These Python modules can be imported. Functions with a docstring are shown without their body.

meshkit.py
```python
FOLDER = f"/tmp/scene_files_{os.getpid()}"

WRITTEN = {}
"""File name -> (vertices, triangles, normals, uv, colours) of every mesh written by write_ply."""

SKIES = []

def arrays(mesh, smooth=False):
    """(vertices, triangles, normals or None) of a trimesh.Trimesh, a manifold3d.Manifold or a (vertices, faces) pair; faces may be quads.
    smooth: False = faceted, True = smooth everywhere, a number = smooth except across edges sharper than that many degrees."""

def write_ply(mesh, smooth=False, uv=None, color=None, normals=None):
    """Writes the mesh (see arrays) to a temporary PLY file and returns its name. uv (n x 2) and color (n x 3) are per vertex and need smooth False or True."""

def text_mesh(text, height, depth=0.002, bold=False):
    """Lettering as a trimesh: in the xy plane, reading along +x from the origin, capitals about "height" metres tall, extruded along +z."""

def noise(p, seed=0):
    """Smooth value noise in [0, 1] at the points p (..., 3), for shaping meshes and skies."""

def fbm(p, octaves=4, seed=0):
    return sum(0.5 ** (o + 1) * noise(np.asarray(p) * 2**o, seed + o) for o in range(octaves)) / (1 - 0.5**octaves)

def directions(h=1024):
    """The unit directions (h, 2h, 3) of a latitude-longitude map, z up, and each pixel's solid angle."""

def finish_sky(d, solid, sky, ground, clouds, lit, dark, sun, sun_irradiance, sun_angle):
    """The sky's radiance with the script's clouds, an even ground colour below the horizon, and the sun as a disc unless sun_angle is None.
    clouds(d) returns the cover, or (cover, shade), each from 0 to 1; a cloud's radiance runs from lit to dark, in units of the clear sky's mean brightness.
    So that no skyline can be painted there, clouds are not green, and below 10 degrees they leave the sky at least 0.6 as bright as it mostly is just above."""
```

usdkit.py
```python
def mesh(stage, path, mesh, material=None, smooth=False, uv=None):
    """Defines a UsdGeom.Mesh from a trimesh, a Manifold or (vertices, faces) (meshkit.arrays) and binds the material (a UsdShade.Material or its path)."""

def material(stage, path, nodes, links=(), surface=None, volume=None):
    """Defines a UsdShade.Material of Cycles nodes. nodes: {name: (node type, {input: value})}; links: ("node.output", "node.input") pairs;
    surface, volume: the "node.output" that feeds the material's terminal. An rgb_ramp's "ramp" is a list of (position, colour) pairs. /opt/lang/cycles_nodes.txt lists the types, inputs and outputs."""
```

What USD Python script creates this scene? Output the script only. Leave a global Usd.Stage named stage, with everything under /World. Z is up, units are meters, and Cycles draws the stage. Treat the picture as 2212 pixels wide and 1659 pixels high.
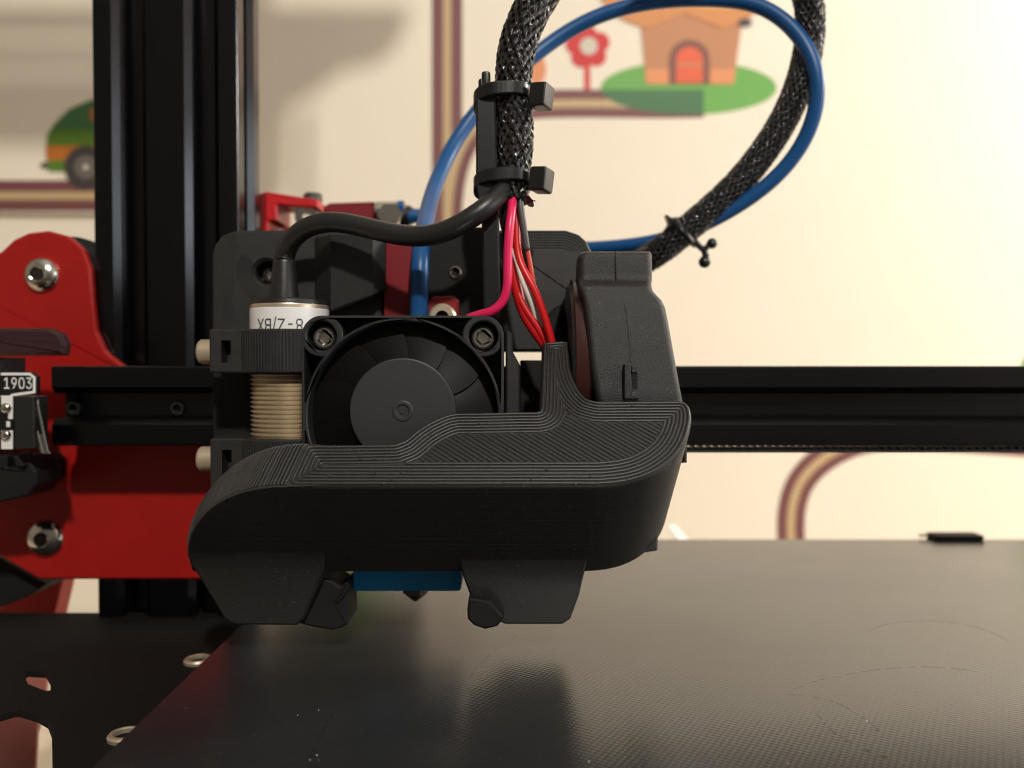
import math, random
import numpy as np, trimesh, usdkit, meshkit
import mapbox_earcut as earcut
from scipy.interpolate import CubicSpline
from shapely.geometry import Polygon, LineString, Point, box as sbox, MultiPolygon
from shapely import affinity
from shapely.ops import unary_union
from pxr import Usd, UsdGeom, UsdLux, UsdShade, Gf, Sdf

stage = Usd.Stage.CreateInMemory()
UsdGeom.SetStageUpAxis(stage, UsdGeom.Tokens.z)
UsdGeom.SetStageMetersPerUnit(stage, 1.0)
UsdGeom.Xform.Define(stage, '/World')
random.seed(4); rng = np.random.default_rng(4)

# ---------------------------------------------------------------- camera, lamps
# Lengths below are millimetres measured from the lens; HC is the lens height above the room floor.
HC = 950.0
K, CX, CY = 1790.0, 1106.0, 829.5
PITCH = math.atan(37.5 / K)
EXPOSURE = 0.0
cam = UsdGeom.Camera.Define(stage, '/World/Camera')
cam.CreateHorizontalApertureAttr(36.0); cam.CreateVerticalApertureAttr(27.0)
cam.CreateFocalLengthAttr(36.0 * K / 2212.0)
cam.CreateFStopAttr(13.5); cam.CreateFocusDistanceAttr(0.163)
cam.CreateClippingRangeAttr(Gf.Vec2f(0.01, 50.0))
cam.CreateExposureAttr(EXPOSURE)
cam.AddTranslateOp().Set(Gf.Vec3d(0, 0, HC / 1000)); cam.AddRotateXOp().Set(90 - math.degrees(PITCH))

def lamp(name, p, r, power, col):
    l = UsdLux.SphereLight.Define(stage, '/World/' + name)
    l.CreateRadiusAttr(r / 1000); l.CreateIntensityAttr(power); l.CreateNormalizeAttr(True)
    l.CreateColorAttr(Gf.Vec3f(*col))
    l.AddTranslateOp().Set(Gf.Vec3d(p[0] / 1000, p[1] / 1000, (p[2] + HC) / 1000))
lamp('room_lamp', (230, -850, 800), 34, 17.0, (1.0, 0.95, 0.87))
lamp('wall_lamp', (760, 360, 340), 45, 4.2, (1.0, 0.975, 0.92))
wl = UsdLux.RectLight.Define(stage, '/World/window_light')
wl.CreateWidthAttr(0.5); wl.CreateHeightAttr(0.6); wl.CreateIntensityAttr(3.6); wl.CreateColorAttr(Gf.Vec3f(0.88, 0.94, 1.0))
wl.AddTranslateOp().Set(Gf.Vec3d(1.13, -0.33, HC / 1000 + 0.16)); wl.AddRotateYOp().Set(90.0)

# ---------------------------------------------------------------- materials
def M(name, col, rough=0.5, metal=0.0, bump=None, spec=0.5, extra=None, var=None):
    """bump = (noise scale per metre, height in metres); var = (scale, darker, lighter)"""
    nodes = {'p': ('principled_bsdf', {'base_color': col, 'roughness': rough, 'metallic': metal, 'specular_ior_level': spec, **(extra or {})}), 'g': ('geometry', {})}
    links = []
    if bump:
        nodes['n'] = ('noise_texture', {'scale': bump[0], 'detail': 3.0, 'roughness': 0.6})
        nodes['b'] = ('bump', {'strength': 1.0, 'distance': bump[1], 'filter_width': 0.1})
        links += [('g.position', 'n.vector'), ('n.fac', 'b.height'), ('b.normal', 'p.normal')]
    if var:
        nodes['v'] = ('noise_texture', {'scale': var[0], 'detail': 4.0})
        nodes['r'] = ('rgb_ramp', {'ramp': [(0.3, tuple(c * var[1] for c in col)), (0.7, tuple(min(1, c * var[2]) for c in col))]})
        links += [('g.position', 'v.vector'), ('v.fac', 'r.fac'), ('r.color', 'p.base_color')]
    return usdkit.material(stage, '/World/Looks/' + name, nodes, links, surface='p.BSDF')

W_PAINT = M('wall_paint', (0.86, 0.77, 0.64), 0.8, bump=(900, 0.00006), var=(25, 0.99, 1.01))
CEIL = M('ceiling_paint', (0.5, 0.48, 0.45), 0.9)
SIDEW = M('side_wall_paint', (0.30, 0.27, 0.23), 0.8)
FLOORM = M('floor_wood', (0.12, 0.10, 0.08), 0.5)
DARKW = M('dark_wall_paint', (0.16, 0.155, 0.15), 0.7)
TABLE = M('table_laminate', (0.72, 0.62, 0.48), 0.5)
ANOD = M('black_anodised', (0.055, 0.055, 0.06), 0.23, metal=1.0, bump=(9000, 0.000006))
def MS(name, col, rough, bump, speck, amount=0.70, scale=2600):
    return usdkit.material(stage, '/World/Looks/' + name, {
        'p': ('principled_bsdf', {'roughness': rough}), 'g': ('geometry', {}),
        'n': ('noise_texture', {'scale': bump[0], 'detail': 3.0, 'roughness': 0.6}), 'b': ('bump', {'strength': 1.0, 'distance': bump[1], 'filter_width': 0.1}),
        'v': ('noise_texture', {'scale': scale, 'detail': 1.0}), 'r': ('rgb_ramp', {'ramp': [(0.30, tuple(c * .88 for c in col)), (amount - .03, tuple(c * 1.1 for c in col)), (amount + .05, speck)]})},
        [('g.position', 'n.vector'), ('n.fac', 'b.height'), ('b.normal', 'p.normal'), ('g.position', 'v.vector'), ('v.fac', 'r.fac'), ('r.color', 'p.base_color')], surface='p.BSDF')
PRINT = MS('printed_black', (0.0165, 0.0162, 0.0152), 0.45, (4000, 0.00003), (0.07, 0.068, 0.06), 0.735, 1700)
PRINT2 = M('printed_dark', (0.016, 0.016, 0.016), 0.5, bump=(3000, 0.00004), var=(400, 0.8, 1.2))
FANP = M('fan_plastic', (0.018, 0.018, 0.019), 0.42, bump=(5000, 0.00004))
FANHUB = M('fan_hub_plastic', (0.027, 0.027, 0.029), 0.45)
BLADE = M('fan_blade_plastic', (0.003, 0.003, 0.003), 0.45, spec=0.2)
BLOW = MS('blower_plastic', (0.014, 0.0137, 0.0137), 0.36, (5200, 0.00016), (0.10, 0.10, 0.10), 0.72, 2600)
MATTE2 = M('black_painted_steel', (0.0035, 0.0032, 0.003), 0.8, bump=(3000, 0.00002), spec=0.2)
MATTE = M('matte_black', (0.006, 0.006, 0.006), 0.7, spec=0.3)
TIE = M('nylon_black', (0.008, 0.008, 0.009), 0.3, bump=(2500, 0.00001))
RUBBER = M('cable_rubber', (0.014, 0.014, 0.014), 0.38, bump=(2500, 0.00003))
FIL = M('sleeve_filament', (0.003, 0.003, 0.0035), 0.07, spec=0.9)
SLEEVECORE = M('sleeve_core', (0.012, 0.002, 0.005), 0.6, var=(300, 0.2, 1.8))
RED = M('red_anodised', (0.37, 0.009, 0.007), 0.36, metal=0.12, bump=(7000, 0.000012), var=(120, 0.93, 1.05))
REDGLOSS = M('red_gloss', (0.60, 0.016, 0.02), 0.35)
DKRED = M('dark_red_metal', (0.20, 0.005, 0.01), 0.45, metal=0.2)
STEEL = M('steel', (0.66, 0.63, 0.58), 0.17, metal=1.0, bump=(5000, 0.00001))
STEELD = M('steel_socket', (0.35, 0.30, 0.25), 0.4, metal=1.0)
BRASS = M('brass', (0.66, 0.56, 0.42), 0.36, metal=0.75, bump=(4000, 0.00002))
BRASSP = M('brass_screw', (0.42, 0.34, 0.24), 0.5, metal=0.35)
WHITE = M('white_print', (0.80, 0.79, 0.76), 0.45)
LABELM = M('label_paper', (0.78, 0.77, 0.76), 0.30)
INK = M('label_ink', (0.05, 0.05, 0.05), 0.5)
PCB = M('circuit_board', (0.008, 0.009, 0.011), 0.35)
PTFE = M('blue_tube', (0.008, 0.075, 0.23), 0.38, spec=0.35)
PINK = M('pink_wire', (0.72, 0.012, 0.10), 0.35)
REDW = M('red_wire', (0.60, 0.010, 0.012), 0.35)
ORW = M('coral_wire', (0.60, 0.07, 0.05), 0.4)
WHW = M('white_wire', (0.75, 0.70, 0.62), 0.4)
SHRINK = M('heat_shrink', (0.05, 0.045, 0.045), 0.45)
SOCK = M('blue_silicone', (0.0, 0.13, 0.29), 0.6, spec=0.3)
NOZ = M('nozzle_steel', (0.06, 0.05, 0.045), 0.4, metal=0.8)
REDDISH = M('blower_wheel', (0.05, 0.016, 0.014), 0.25)
SMOKE = usdkit.material(stage, '/World/Looks/smoked_plastic', {
    't': ('transparent_bsdf', {'color': (0.62, 0.42, 0.45)}), 'd': ('principled_bsdf', {'base_color': (0.035, 0.03, 0.032), 'roughness': 0.15}),
    'm': ('mix_closure', {'fac': 0.62})}, [('t.BSDF', 'm.closure1'), ('d.BSDF', 'm.closure2')], surface='m.closure')
LEVER = usdkit.material(stage, '/World/Looks/lever_metal', {
    'p': ('principled_bsdf', {'base_color': (0.34, 0.33, 0.30), 'metallic': 0.9, 'roughness': 0.3})}, [], surface='p.BSDF')
# glass build plate: black, glossy, a fine grid of raised dots
BEDM = usdkit.material(stage, '/World/Looks/bed_glass', {
    'g': ('geometry', {}), 'map': ('mapping', {'scale': (980.0, 980.0, 0.0), 'rotation': (0.0, 0.0, 0.55)}),
    'v': ('voronoi_texture', {'dimensions': '2D', 'feature': 'smooth_f1', 'smoothness': 0.4, 'scale': 1.0, 'randomness': 0.04}),
    'b': ('bump', {'strength': 0.75, 'distance': 0.00006, 'invert': True}),
    'n': ('noise_texture', {'scale': 14.0, 'detail': 3.0}),
    'rr': ('rgb_ramp', {'ramp': [(0.3, (0.17,) * 3), (0.75, (0.26,) * 3)]}),
    'w': ('noise_texture', {'scale': 900.0, 'detail': 2.0}),
    'wr': ('rgb_ramp', {'ramp': [(0.0, (0.016, 0.017, 0.018)), (0.74, (0.020, 0.021, 0.022)), (0.80, (0.07, 0.07, 0.07))]}),
    'p': ('principled_bsdf', {'base_color': (0.012, 0.013, 0.016), 'ior': 1.85})},
    [('g.position', 'map.vector'), ('map.vector', 'v.vector'), ('v.distance', 'b.height'), ('b.normal', 'p.normal'),
     ('g.position', 'n.vector'), ('n.fac', 'rr.fac'), ('rr.color', 'p.roughness'), ('g.position', 'w.vector'), ('w.fac', 'wr.fac'), ('wr.color', 'p.base_color')], surface='p.BSDF')
def flat(name, rgb): return M('sticker_' + name, rgb, 0.55)
ROAD = flat('road', (0.18, 0.062, 0.06)); ROADC = flat('road_line', (0.52, 0.37, 0.20))
S_ORANGE = flat('orange', (0.62, 0.25, 0.08)); S_TAN = flat('tan', (0.50, 0.22, 0.10)); S_PEACH = flat('peach', (0.72, 0.27, 0.11))
S_YEL = flat('yellow', (0.72, 0.36, 0.12)); S_DOOR = flat('door', (0.72, 0.11, 0.04)); S_BROWN = flat('brown', (0.20, 0.07, 0.05))
S_GREEN = flat('green', (0.14, 0.38, 0.07)); S_DGREEN = flat('dark_green', (0.055, 0.16, 0.06)); S_RED = flat('red', (0.58, 0.018, 0.02))
S_CAR = flat('car_green', (0.10, 0.21, 0.02)); S_STRIPE = flat('car_orange', (0.50, 0.16, 0.02)); S_TYRE = flat('tyre', (0.05, 0.04, 0.04)); S_RIM = flat('rim', (0.17, 0.14, 0.12))
S_GREY = flat('grey', (0.60, 0.55, 0.45))
TRIM = M('wall_strip', (0.42, 0.36, 0.28), 0.6)

# ---------------------------------------------------------------- object helpers
taken = {}
def numbered(parent, name):
    n = taken.get((parent, name), 0); taken[(parent, name)] = n + 1
    return name if n == 0 else f'{name}_{n:03d}'
BASE = {}
def put(parent, name, m, mat, smooth=30):
    """One Mesh prim under a thing, a part, or /World; m in millimetres."""
    pp = str(parent.GetPath()) if parent else '/World'
    path = pp + '/' + numbered(pp, name)
    b = np.array(BASE.get(pp, (0, 0, -HC)), float)
    mm = m.copy()
    mm.vertices = (mm.vertices - b) / 1000.0
    g = usdkit.mesh(stage, path, mm, mat, smooth=smooth)
    BASE[path] = b
    return g.GetPrim()
def tag(o, label=None, cat=None, group=None, kind=None):
    for k, v in (('label', label), ('category', cat), ('group', group), ('kind', kind)):
        if v: o.SetCustomDataByKey(k, v)
    return o
def thing(name, label, cat, base, group=None):
    path = '/World/' + numbered('/World', name)
    x = UsdGeom.Xform.Define(stage, path)
    x.AddTranslateOp().Set(Gf.Vec3d(base[0] / 1000, base[1] / 1000, (base[2] + HC) / 1000))
    BASE[path] = base
    return tag(x.GetPrim(), label, cat, group)
def struct(name, m, mat):
    return tag(put(None, name, m, mat, smooth=False), kind='structure')

# ---------------------------------------------------------------- geometry helpers
FWD = np.array([0, math.cos(PITCH), -math.sin(PITCH)]); UP = np.array([0, math.sin(PITCH), math.cos(PITCH)]); RT = np.array([1.0, 0, 0])
def ray(px, py): return FWD + RT * (px - CX) / K + UP * (CY - py) / K
def at(px, py, Y): d = ray(px, py); return d * (Y / d[1])
def on_z(px, py, z): d = ray(px, py); return d * (z / d[2])
def cat(*ms):
    ms = [m for m in ms if m is not None]
    return trimesh.util.concatenate(ms) if len(ms) > 1 else ms[0]
def box(x0, x1, y0, y1, z0, z1, b=0.0):
    x0, x1 = sorted((x0, x1)); y0, y1 = sorted((y0, y1)); z0, z1 = sorted((z0, z1))
    if b <= 0:
        m = trimesh.creation.box((x1 - x0, y1 - y0, z1 - z0)); m.apply_translation(((x0 + x1) / 2, (y0 + y1) / 2, (z0 + z1) / 2)); return m
    pts = []
    for x, sx in ((x0, 1), (x1, -1)):
        for y, sy in ((y0, 1), (y1, -1)):
            for z, sz in ((z0, 1), (z1, -1)):
                pts += [(x + sx * b, y + sy * b * .3, z + sz * b * .3), (x + sx * b * .3, y + sy * b, z + sz * b * .3), (x + sx * b * .3, y + sy * b * .3, z + sz * b),
                        (x + sx * b, y + sy * b, z), (x + sx * b, y, z + sz * b), (x, y + sy * b, z + sz * b)]
    return trimesh.Trimesh(np.array(pts)).convex_hull
def pbox(px0, py0, px1, py1, y0, y1, b=0.0):
    """A box whose front face (at depth y0) runs between two measured points."""
    a, c = at(px0, py0, y0), at(px1, py1, y0)
    return box(a[0], c[0], y0, y1, a[2], c[2], b)
def miter(r, b):
    r = np.asarray(r, float); p, n = np.roll(r, 1, 0), np.roll(r, -1, 0)
    e1 = r - p; e2 = n - r
    e1 /= np.maximum(np.linalg.norm(e1, axis=1, keepdims=True), 1e-9); e2 /= np.maximum(np.linalg.norm(e2, axis=1, keepdims=True), 1e-9)
    n1 = np.c_[-e1[:, 1], e1[:, 0]]; n2 = np.c_[-e2[:, 1], e2[:, 0]]
    m = n1 + n2; m /= np.maximum((m * m).sum(1, keepdims=True) / 2, 0.5)
    return r + m * b           # left of travel = inside for a ccw ring
def rings_of(poly):
    polys = poly.geoms if hasattr(poly, 'geoms') else [poly]
    out = []
    for p in polys:
        if p.area < 1e-6: continue
        o = np.array(p.exterior.coords)[:-1]
        if not p.exterior.is_ccw: o = o[::-1]
        hs = []
        for h in p.interiors:
            c = np.array(h.coords)[:-1]
            hs.append(c[::-1] if h.is_ccw else c)
        out.append([o] + hs)
    return out
def prism(poly, h0, h1, bev=0.0, both=False, frame='xz'):
    """Extrudes a shapely polygon from height h0 to h1, the edge at h0 (and h1) chamfered. frame xz: the polygon lies in x,z and h is depth y; xy: h is z; yz: h is x."""
    ms = []
    s = 1 if h1 > h0 else -1
    for rs in rings_of(poly):
        levels = ([(h0, bev), (h0 + s * bev, 0)] if bev else [(h0, 0)]) + ([(h1 - s * bev, 0), (h1, bev)] if bev and both else [(h1, 0)])
        V, F, n0 = [], [], sum(len(r) for r in rs)
        for h, b in levels:
            for r in rs:
                q = miter(r, b) if b else r
                V.append(np.c_[q, np.full(len(q), h)])
        V = np.vstack(V)
        L = len(levels); st = 0
        for r in rs:
            n = len(r); i = np.arange(n); j = (i + 1) % n
            for l in range(L - 1):
                a, b_, c, d = l * n0 + st + i, l * n0 + st + j, (l + 1) * n0 + st + j, (l + 1) * n0 + st + i
                F += [np.c_[a, b_, c], np.c_[a, c, d]]
            st += n
        flat2 = np.vstack(rs); ends = np.cumsum([len(r) for r in rs]).astype(np.uint32)
        t = np.asarray(earcut.triangulate_float64(flat2.astype(np.float64), ends)).reshape(-1, 3).astype(int)
        F += [t[:, ::-1], t + (L - 1) * n0]
        F = np.vstack(F)
        if frame == 'xz': V = V[:, [0, 2, 1]]
        elif frame == 'yz': V = V[:, [2, 0, 1]]
        m = trimesh.Trimesh(V, F, process=False)
        if m.volume < 0: m.invert()
        ms.append(m)
    return cat(*ms)
def ppoly(pts, Y):
    """Outline measured in the photograph -> polygon in x,z on the plane at depth Y."""
    q = np.array([at(x, y, Y) for x, y in pts])
    return Polygon(q[:, [0, 2]]).buffer(0)
def soft(poly, r): return poly.buffer(-r).buffer(2 * r).buffer(-r)
def pprism(pts, y0, y1, bev=0.0, rnd=0.0, both=False):
    p = ppoly(pts, y0)
    if rnd: p = soft(p, rnd)
    return prism(p, y0, y1, bev, both)
def spline(pts, n=60):
    p = np.asarray(pts, float); t = np.r_[0, np.cumsum(np.linalg.norm(np.diff(p, axis=0), axis=1) ** 0.6)]
    c = CubicSpline(t, p); return c(np.linspace(0, t[-1], n))
def frames(P):
    T = np.gradient(P, axis=0); T /= np.linalg.norm(T, axis=1, keepdims=True)
    n = np.cross(T[0], (0.31, 0.9, 0.2)); n /= np.linalg.norm(n); N = [n]
    for i in range(1, len(P)):
        n = N[-1] - T[i] * (N[-1] @ T[i]); N.append(n / np.linalg.norm(n))
    N = np.array(N); return T, N, np.cross(T, N)
def tube(P, r, sides=14, caps=True):
    P = np.asarray(P, float); T, N, B = frames(P); n = len(P); r = np.broadcast_to(r, n)
    a = np.linspace(0, 2 * math.pi, sides, endpoint=False)
    V = (P[:, None] + r[:, None, None] * (np.cos(a)[None, :, None] * N[:, None] + np.sin(a)[None, :, None] * B[:, None])).reshape(-1, 3)
    i, j = np.meshgrid(np.arange(n - 1), np.arange(sides), indexing='ij'); i, j = i.ravel(), j.ravel(); j2 = (j + 1) % sides
    F = np.vstack([np.c_[i * sides + j, i * sides + j2, (i + 1) * sides + j2], np.c_[i * sides + j, (i + 1) * sides + j2, (i + 1) * sides + j]])
    if caps:
        V = np.vstack([V, P[:1], P[-1:]]); c0, c1 = len(V) - 2, len(V) - 1; q = np.arange(sides); q2 = (q + 1) % sides
        F = np.vstack([F, np.c_[np.full(sides, c0), q2, q], np.c_[np.full(sides, c1), (n - 1) * sides + q, (n - 1) * sides + q2]])
    m = trimesh.Trimesh(V, F, process=False)
    if caps and m.volume < 0: m.invert()
    return m
AX = {'z': np.eye(4), 'y': trimesh.transformations.rotation_matrix(math.pi / 2, (1, 0, 0)), 'x': trimesh.transformations.rotation_matrix(math.pi / 2, (0, 1, 0))}
def lathe(profile, c, axis='z', n=40):
    """profile (radius, height) revolved about the axis; with axis y positive height points to the viewer, with axis x to the right."""
    m = trimesh.creation.revolve(np.array(profile, float), sections=n); m.apply_transform(AX[axis]); m.apply_translation(c)
    return m
def hexsocket(c, r, depth_face, n=6):
    a = np.arange(n) * math.pi / 3 + 0.3
    return Polygon(np.c_[c[0] + r * np.cos(a), c[2] + r * np.sin(a)])
def cap_screw(c, R, h, sock):
    """Socket cap screw facing the viewer, centre of the front face at c: (head, dark socket floor)."""
    a = Point(c[0], c[2]).buffer(R, 24).difference(hexsocket(c, sock, 0))
    return cat(prism(a, c[1], c[1] + h, 0.4), prism(hexsocket(c, sock + .05, 0), c[1] + h * .45, c[1] + h * .7))
def button_screw(c, R, h, sock):
    """Domed button head facing the viewer, with its hexagon socket; c is the centre of its seat."""
    t0 = sock * 1.22 / R; prof = [(sock * 1.05, h * 0.3), (sock * 1.05, h * .93), (sock * 1.16, h * .97)]
    for t in np.linspace(t0, 1, 14): prof.append((R * t, h * math.sqrt(max(0, 1 - (t * .97) ** 2))))
    prof.append((R, 0))
    return cat(lathe(prof, c, 'y', 48), lathe([(0, h * .3), (sock * 1.06, h * .3)], c, 'y', 6))
def stroke(pts, w, smooth_n=0):
    p = spline(pts, smooth_n) if smooth_n else np.array(pts)
    return LineString(p).buffer(w / 2, cap_style=2)
def vslot(w, h, slots):
    p = sbox(-w / 2, -h / 2, w / 2, h / 2)
    p = p.buffer(-0.6).buffer(0.6, 4)
    s = Polygon([(-4.75, 0.1), (4.75, 0.1), (4.75, 0), (3.1, -1.65), (3.1, -2.3), (5.6, -2.3), (5.6, -3.9), (3.2, -6.2), (-3.2, -6.2), (-5.6, -3.9), (-5.6, -2.3), (-3.1, -2.3), (-3.1, -1.65), (-4.75, 0)])
    for x, y, rot in slots:
        p = p.difference(affinity.translate(affinity.rotate(s, rot, origin=(0, 0)), x, y))
    return p

# ================================================================ the room
YW = 600.0                                     # wall behind the printer
ZT = -180.0                                    # table top
struct('floor', box(-1600, 1150, -2600, YW + 20, -HC - 20, -HC), FLOORM)
struct('ceiling', box(-1600, 1150, -2600, YW + 20, 2100, 2120), CEIL)
struct('wall', box(-1600, 1150, YW, YW + 20, -HC, 2100), W_PAINT)
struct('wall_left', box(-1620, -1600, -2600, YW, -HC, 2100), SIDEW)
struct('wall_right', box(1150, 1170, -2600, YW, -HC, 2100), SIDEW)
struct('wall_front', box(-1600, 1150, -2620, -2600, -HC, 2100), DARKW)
tb = thing('table', 'pale cream table that the printer stands on against the wall', 'table', (0, 280, -HC))
put(tb, 'tabletop', box(-900, 800, 30, YW - 4, ZT - 25, ZT, 2), TABLE)
for sx in (-860, 760):
    for sy in (60, 550): put(tb, 'leg', box(sx - 20, sx + 20, sy - 20, sy + 20, -HC, ZT - 25), TABLE)

# ---------------------------------------------------------------- stickers on the wall
def wp(pts): return [tuple(at(x, y, YW)[[0, 2]]) for x, y in pts]
SC = YW / K
def sticker(name, label, cat_, pieces, base_px, group=None):
    b = at(*base_px, YW); t = thing(name, label, cat_, (b[0], YW, b[2]), group)
    for k, (pn, poly, mat) in enumerate(pieces): put(t, pn, prism(poly, YW - 0.25 - 0.12 * k, YW - 0.02 - 0.1 * k if k else YW - 0.02), mat, smooth=False)
    return t
def road(label, pts, n=0, w=65, order=0.0):
    p = spline(wp(pts), n) if n else np.array(wp(pts))
    a = LineString(p).buffer(w / 2 * SC, cap_style=2); c = LineString(p).buffer(8.8 * SC, cap_style=2)
    b = p[0]; t = thing('road_sticker', label, 'sticker', (b[0], YW, b[1]), 'brown road stickers on the wall')
    put(t, 'road_band', prism(a, YW - 0.20 - order, YW - 0.02), ROAD, smooth=False)
    put(t, 'centre_line', prism(c, YW - 0.26 - order, YW - 0.15 - order), ROADC, smooth=False)
road('upright brown road sticker with a tan centre line left of the braided cable', [(966, -120), (966, 620)], order=0.05)
road('level brown road sticker ending at the green lawn and curving down to the left', [(1520, 224), (1300, 224), (1160, 226), (1080, 240), (1022, 280), (985, 350), (969, 440), (966, 540)], 50, 60)
road('level brown road sticker on the far left under the green car', [(-260, 423), (330, 423)], 0, 66)
road('curved brown road sticker rising from behind the bed at right', [(1712, 1260), (1709, 1170), (1710, 1105), (1728, 1045), (1770, 997), (1835, 960), (1920, 943), (2060, 947), (2250, 960), (2450, 985)], 70, 60)
def ell(cx, cy, rx, ry, n=48):
    a = np.linspace(0, 2 * math.pi, n, endpoint=False); return Polygon(wp(np.c_[cx + rx * np.cos(a), cy + ry * np.sin(a)]))
lawn = ell(1488, 190, 190, 58)
arch = lambda x0, x1, y0, y1: unary_union([Polygon(wp([(x0, y1), (x0, y0 + (x1 - x0) / 2), (x1, y0 + (x1 - x0) / 2), (x1, y1)])), ell((x0 + x1) / 2, y0 + (x1 - x0) / 2, (x1 - x0) / 2, (x1 - x0) / 2)])
cap_ = unary_union([ell(1478, -15, 180, 86).intersection(Polygon(wp([(1250, -200), (1700, -200), (1700, 40), (1600, 78), (1560, 62), (1478, 30), (1400, 62), (1360, 78), (1250, 40)])))])
sticker('house_sticker', 'orange cartoon mushroom house with arched red door on a green lawn', 'sticker', [
    ('lawn', lawn, S_GREEN), ('road_overlap', lawn.intersection(Polygon(wp([(1280, 194), (1520, 194), (1520, 254), (1280, 254)]))), S_DGREEN),
    ('house_wall', Polygon(wp([(1384, 55), (1396, 182), (1584, 182), (1602, 55), (1480, 20)])), S_TAN),
    ('wall_band', Polygon(wp([(1393, 150), (1396, 182), (1584, 182), (1588, 150)])), S_PEACH),
    ('door_frame', arch(1445, 1533, 87, 182), S_BROWN), ('door', arch(1460, 1518, 102, 180), S_DOOR), ('door_bar', Polygon(wp([(1460, 138), (1460, 144), (1518, 144), (1518, 138)])), S_TAN),
    ('mushroom_cap', cap_, S_ORANGE), ('cap_patch', ell(1545, -5, 70, 26), S_YEL), ('cap_spot', ell(1609, 50, 15, 9), S_GREY if False else S_TYRE)], (1488, 250))
pet = unary_union([ell(1270 + 27 * math.cos(a), 102 + 26 * math.sin(a), 22, 22) for a in np.arange(5) * 2 * math.pi / 5 - 0.4] + [ell(1270, 102, 26, 26)])
sticker('flower_sticker', 'red flower with a pale centre and red stem beside the mushroom house', 'sticker', [
    ('stem', Polygon(wp([(1262, 130), (1262, 194), (1275, 194), (1275, 130)])), S_RED), ('petals', pet, S_RED), ('flower_centre', ell(1272, 100, 19, 19), S_GREY)], (1268, 194))
sticker('leaf_sticker', 'small orange sticker half hidden by the braided cable', 'sticker', [('leaf', ell(1160, 150, 20, 34), S_PEACH)], (1160, 184))
sticker('car_sticker', 'green cartoon car with orange stripe half hidden by the upright', 'sticker', [
    ('car_body', Polygon(wp([(104, 372), (100, 330), (102, 292), (118, 268), (150, 236), (196, 216), (262, 205), (350, 222), (420, 280), (440, 372)])), S_CAR),
    ('car_roof', Polygon(wp([(112, 280), (118, 268), (150, 236), (196, 216), (262, 205), (350, 222), (400, 262), (400, 280)])), S_DGREEN), ('stripe', Polygon(wp([(100, 315), (100, 346), (430, 346), (420, 315)])), S_STRIPE), ('bumper', ell(97, 358, 9, 7), S_TYRE), ('window', Polygon(wp([(196, 236), (240, 228), (300, 230), (300, 262), (196, 262)])), S_STRIPE),
    ('tyre', ell(187, 362, 47, 47), S_TYRE), ('rim', ell(187, 362, 24, 24), S_RIM), ('rim_centre', ell(187, 362, 13, 13), S_TYRE), ('hub', ell(187, 362, 7, 7), S_GREY)], (187, 410))
sticker('tree_sticker', 'green round tree sticker cut off by the right edge of the picture', 'sticker', [
    ('trunk', Polygon(wp([(2240, 800), (2240, 900), (2262, 900), (2262, 800)])), S_BROWN), ('crown', unary_union([ell(2262, 800, 58, 50), ell(2252, 830, 44, 44)]), S_GREEN)], (2250, 900))
sticker('bush_sticker', 'green bush sticker hidden behind the printer, mirrored in the bed', 'sticker', [('bush', unary_union([ell(770, 640, 70, 110), ell(740, 720, 60, 90)]), S_GREEN)], (770, 800))
st = put(None, 'wall_trim', prism(Polygon(wp([(-260, 459), (620, 463), (620, 469), (-260, 465)])), YW - 4, YW - 0.02, 0.5), TRIM)
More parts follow.
